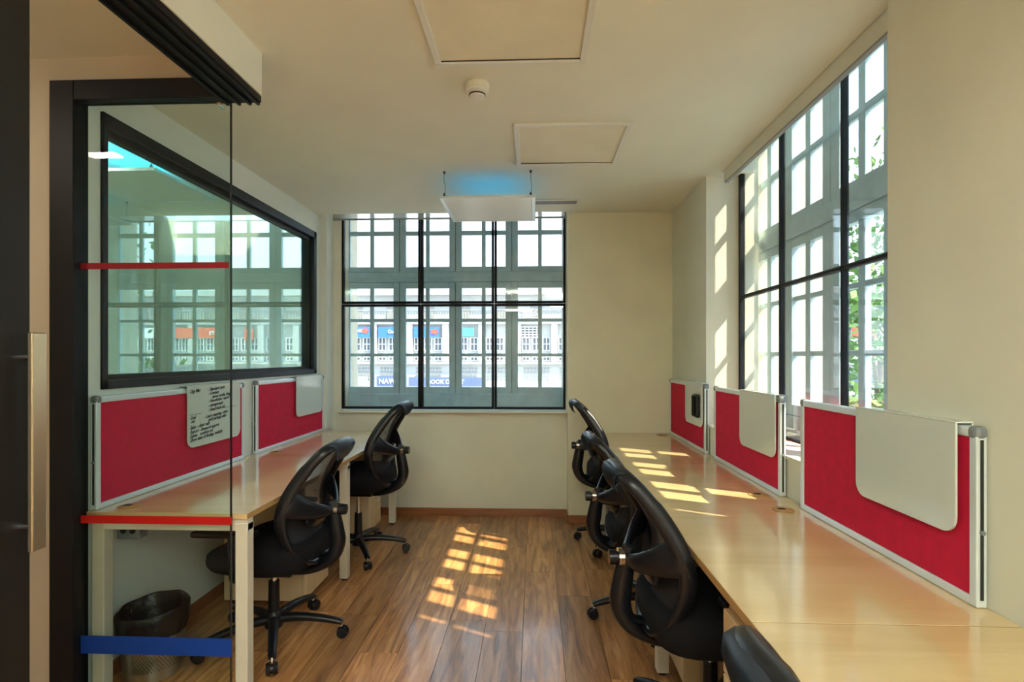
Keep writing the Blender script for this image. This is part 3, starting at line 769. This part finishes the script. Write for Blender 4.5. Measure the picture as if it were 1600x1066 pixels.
for i, x in enumerate(bays):
    Bf(MB().box(x+1.35, x+1.90, 49.55, 50, .95, 4.3), 'pilaster', 'facade')
    for k in (-.92, 0, .92):
        fwin(x+k, 1.95, .62, 1.15, 2, 2); fwin(x+k, 1.05, .62, .6, 2, 2)
    g = MB()
    for a in range(8):
        for b_ in range(4): g.box(x-1.1+a*.3, x-1.1+a*.3+.17, 49.92, 50.0, -.65+b_*.3, -.65+b_*.3+.17)
    Bf(g, 'lattice_screen', 'facade_shade')
    g = MB()
    for a in range(13): g.box(x-1.55+a*.25, x-1.55+a*.25+.06, 49.35, 49.42, 4.65, 5.5)
    g.box(x-1.62, x+1.62, 49.32, 49.45, 5.5, 5.6); Bf(g, 'balcony_railing', 'facade_shade')
    Bf(MB().box(x-.5, x+.5, 49.9, 50, 4.7, 6.3), 'shuttered_opening', 'facade_shade')
def sign(x0, x1, z0, z1, m, txt, tm, ts, lab, tx=None, y=49.5):
    s_ = Bf(MB().box(x0, x1, y, y+.1, z0, z1), 'sign_board', m); s_['label'] = lab
    if txt: text_obj('sign_lettering', txt, tm, s_, ts, ((tx if tx is not None else (x0+.1)), y-50-.04, z0+6+(z1-z0-ts*.7)/2), (1, 0, 0), (0, 0, 1), .02, bold=.012)
    return s_
def arrow(par, x, z, y=49.5):
    MB().prism([(x-.3, y-50-.03, z+6-.18), (x+.05, y-50-.03, z+6-.18), (x+.05, y-50-.03, z+6-.32), (x+.4, y-50-.03, z+6), (x+.05, y-50-.03, z+6+.32), (x+.05, y-50-.03, z+6+.18), (x-.3, y-50-.03, z+6+.18)], (0, -.02, 0)).build('red_arrow', 'sign_red', par)
s_ = sign(-17.4, -14.85, 3.1, 4.05, 'sign_blue', '', '', 0, 'blue sign with a red arrow'); arrow(s_, -15.3, 3.72)
text_obj('sign_lettering', 'BANK', 'sign_white', s_, .36, (-16.5, -.55, 9.6), (1, 0, 0), (0, 0, 1), .02, bold=.01)
s_ = sign(-14.1, -11.9, 3.1, 4.05, 'sign_blue', '', '', 0, 'blue sign with white lettering')
text_obj('sign_lettering', 'Centre', 'sign_white', s_, .40, (-13.2, -.55, 9.5), (1, 0, 0), (0, 0, 1), .02, bold=.01)
s_ = sign(-10.9, -8.55, 3.1, 4.05, 'sign_blue', '', '', 0, 'blue sign ending in a red arrow'); arrow(s_, -9.0, 3.62)
sign(-6.8, -5.45, 3.2, 3.95, 'sign_teal', '', '', 0, 'pale teal sign')
# arched fan window and grille in the bay at x = -.6
g = MB()
for k in range(9):
    a = PI*k/8; g.cyl((-.55, 49.8, 4.85), (-.55+.95*math.cos(a), 49.8, 4.85+.95*math.sin(a)), .035, n=6)
Bf(g, 'fan_light', 'sign_white'); fwin(-.55, 3.15, 2.1, .9, 6, 4)
sign(-14.2, -11.6, -1.25, -.35, 'sign_navy', 'NAWAZ', 'sign_white', .62, 'dark sign reading NAWAZ', -14.0, 49.4)
sign(-11.3, -4.6, -1.25, -.45, 'sign_navy', 'BOOK DEPOT', 'sign_white', .52, 'dark sign reading BOOK DEPOT', -9.6, 49.4)
sign(-17.6, -15.0, -1.25, -.35, 'facade_shade', '', '', 0, 'grey blank sign', None, 49.4)
sign(27.2, 33.5, -1.5, -.3, 'sign_navy', 'V. Essilor', 'sign_white', 1.0, 'dark sign reading V. Essilor', 28.2, 49.4)
sign(20.0, 27.0, -1.5, -.5, 'sign_red', 'CAFE', 'sign_white', .7, 'red sign with white letters', 24.6, 49.4)
sign(29.9, 32.4, 3.1, 4.0, 'sign_white', 'Store', 'sign_red', .5, 'white sign with red lettering', 30.0)
sign(27.5, 29.6, 3.1, 4.0, 'sign_red', '', '', 0, 'pale red sign'); sign(24.6, 27.0, 3.1, 4.0, 'sign_red', 'GIFTS', 'sign_white', .5, 'red sign with white letters')
sign(21.9, 22.7, 2.9, 3.9, 'sign_red', '', '', 0, 'small red square sign')
# crane-like mast and a second block behind
b2 = thing('building', 'plain pale block rising behind the white colonial building', 'building', (26, 75, -6))
MB().box(-8, 12, 0, 10, 0, 18).build('wall', 'facade', b2)
# trees beside the right window
def tree(x, y, h, r, seed, label, n=3200):
    rnd = random.Random(seed); t = thing('tree', label, 'tree', (x, y, -6), group='trees outside the right window')
    MB().sweep(spline([(0, 0, 0), (.15, .1, h*.3), (-.1, 0, h*.55), (.1, .1, h*.85)], 5), lambda q: .22-.17*q, lambda q: .22-.17*q, side=(1, 0, 0), n=10).build('trunk', 'bark', t, 60)
    g = MB()
    for k in range(7):
        a = rnd.uniform(0, 2*PI); z = h*rnd.uniform(.45, .75)
        g.sweep(spline([(0, 0, z), (math.cos(a)*r*.4, math.sin(a)*r*.4, z+.6), (math.cos(a)*r*.85, math.sin(a)*r*.85, z+1.2)], 3), lambda q: .07-.05*q, lambda q: .07-.05*q, side=(0, 0, 1), n=6)
    g.build('branch', 'bark', t, 60)
    g = MB(); cl = [(rnd.uniform(-r, r), rnd.uniform(-r, r), h*rnd.uniform(.38, 1.0)) for _ in range(26)]
    for k in range(n):
        c = rnd.choice(cl); p = Vector(c)+Vector([rnd.gauss(0, .42) for _ in range(3)])
        u = Vector([rnd.gauss(0, 1) for _ in range(3)]).normalized(); v = u.cross(Vector([rnd.gauss(0, 1) for _ in range(3)])).normalized()
        s_ = rnd.uniform(.07, .15)
        g.bm.faces.new([g.bm.verts.new(q) for q in (p-u*s_, p+v*s_*.45, p+u*s_, p-v*s_*.45)])
    g.build('foliage', 'leaf', t, kind='stuff')
tree(6.4, 10.6, 9.0, 1.6, 1, 'leafy green tree seen low through the nearest right window pane')
tree(9.6, 14.6, 12.5, 1.6, 2, 'taller leafy tree rising beside the nearest right window')
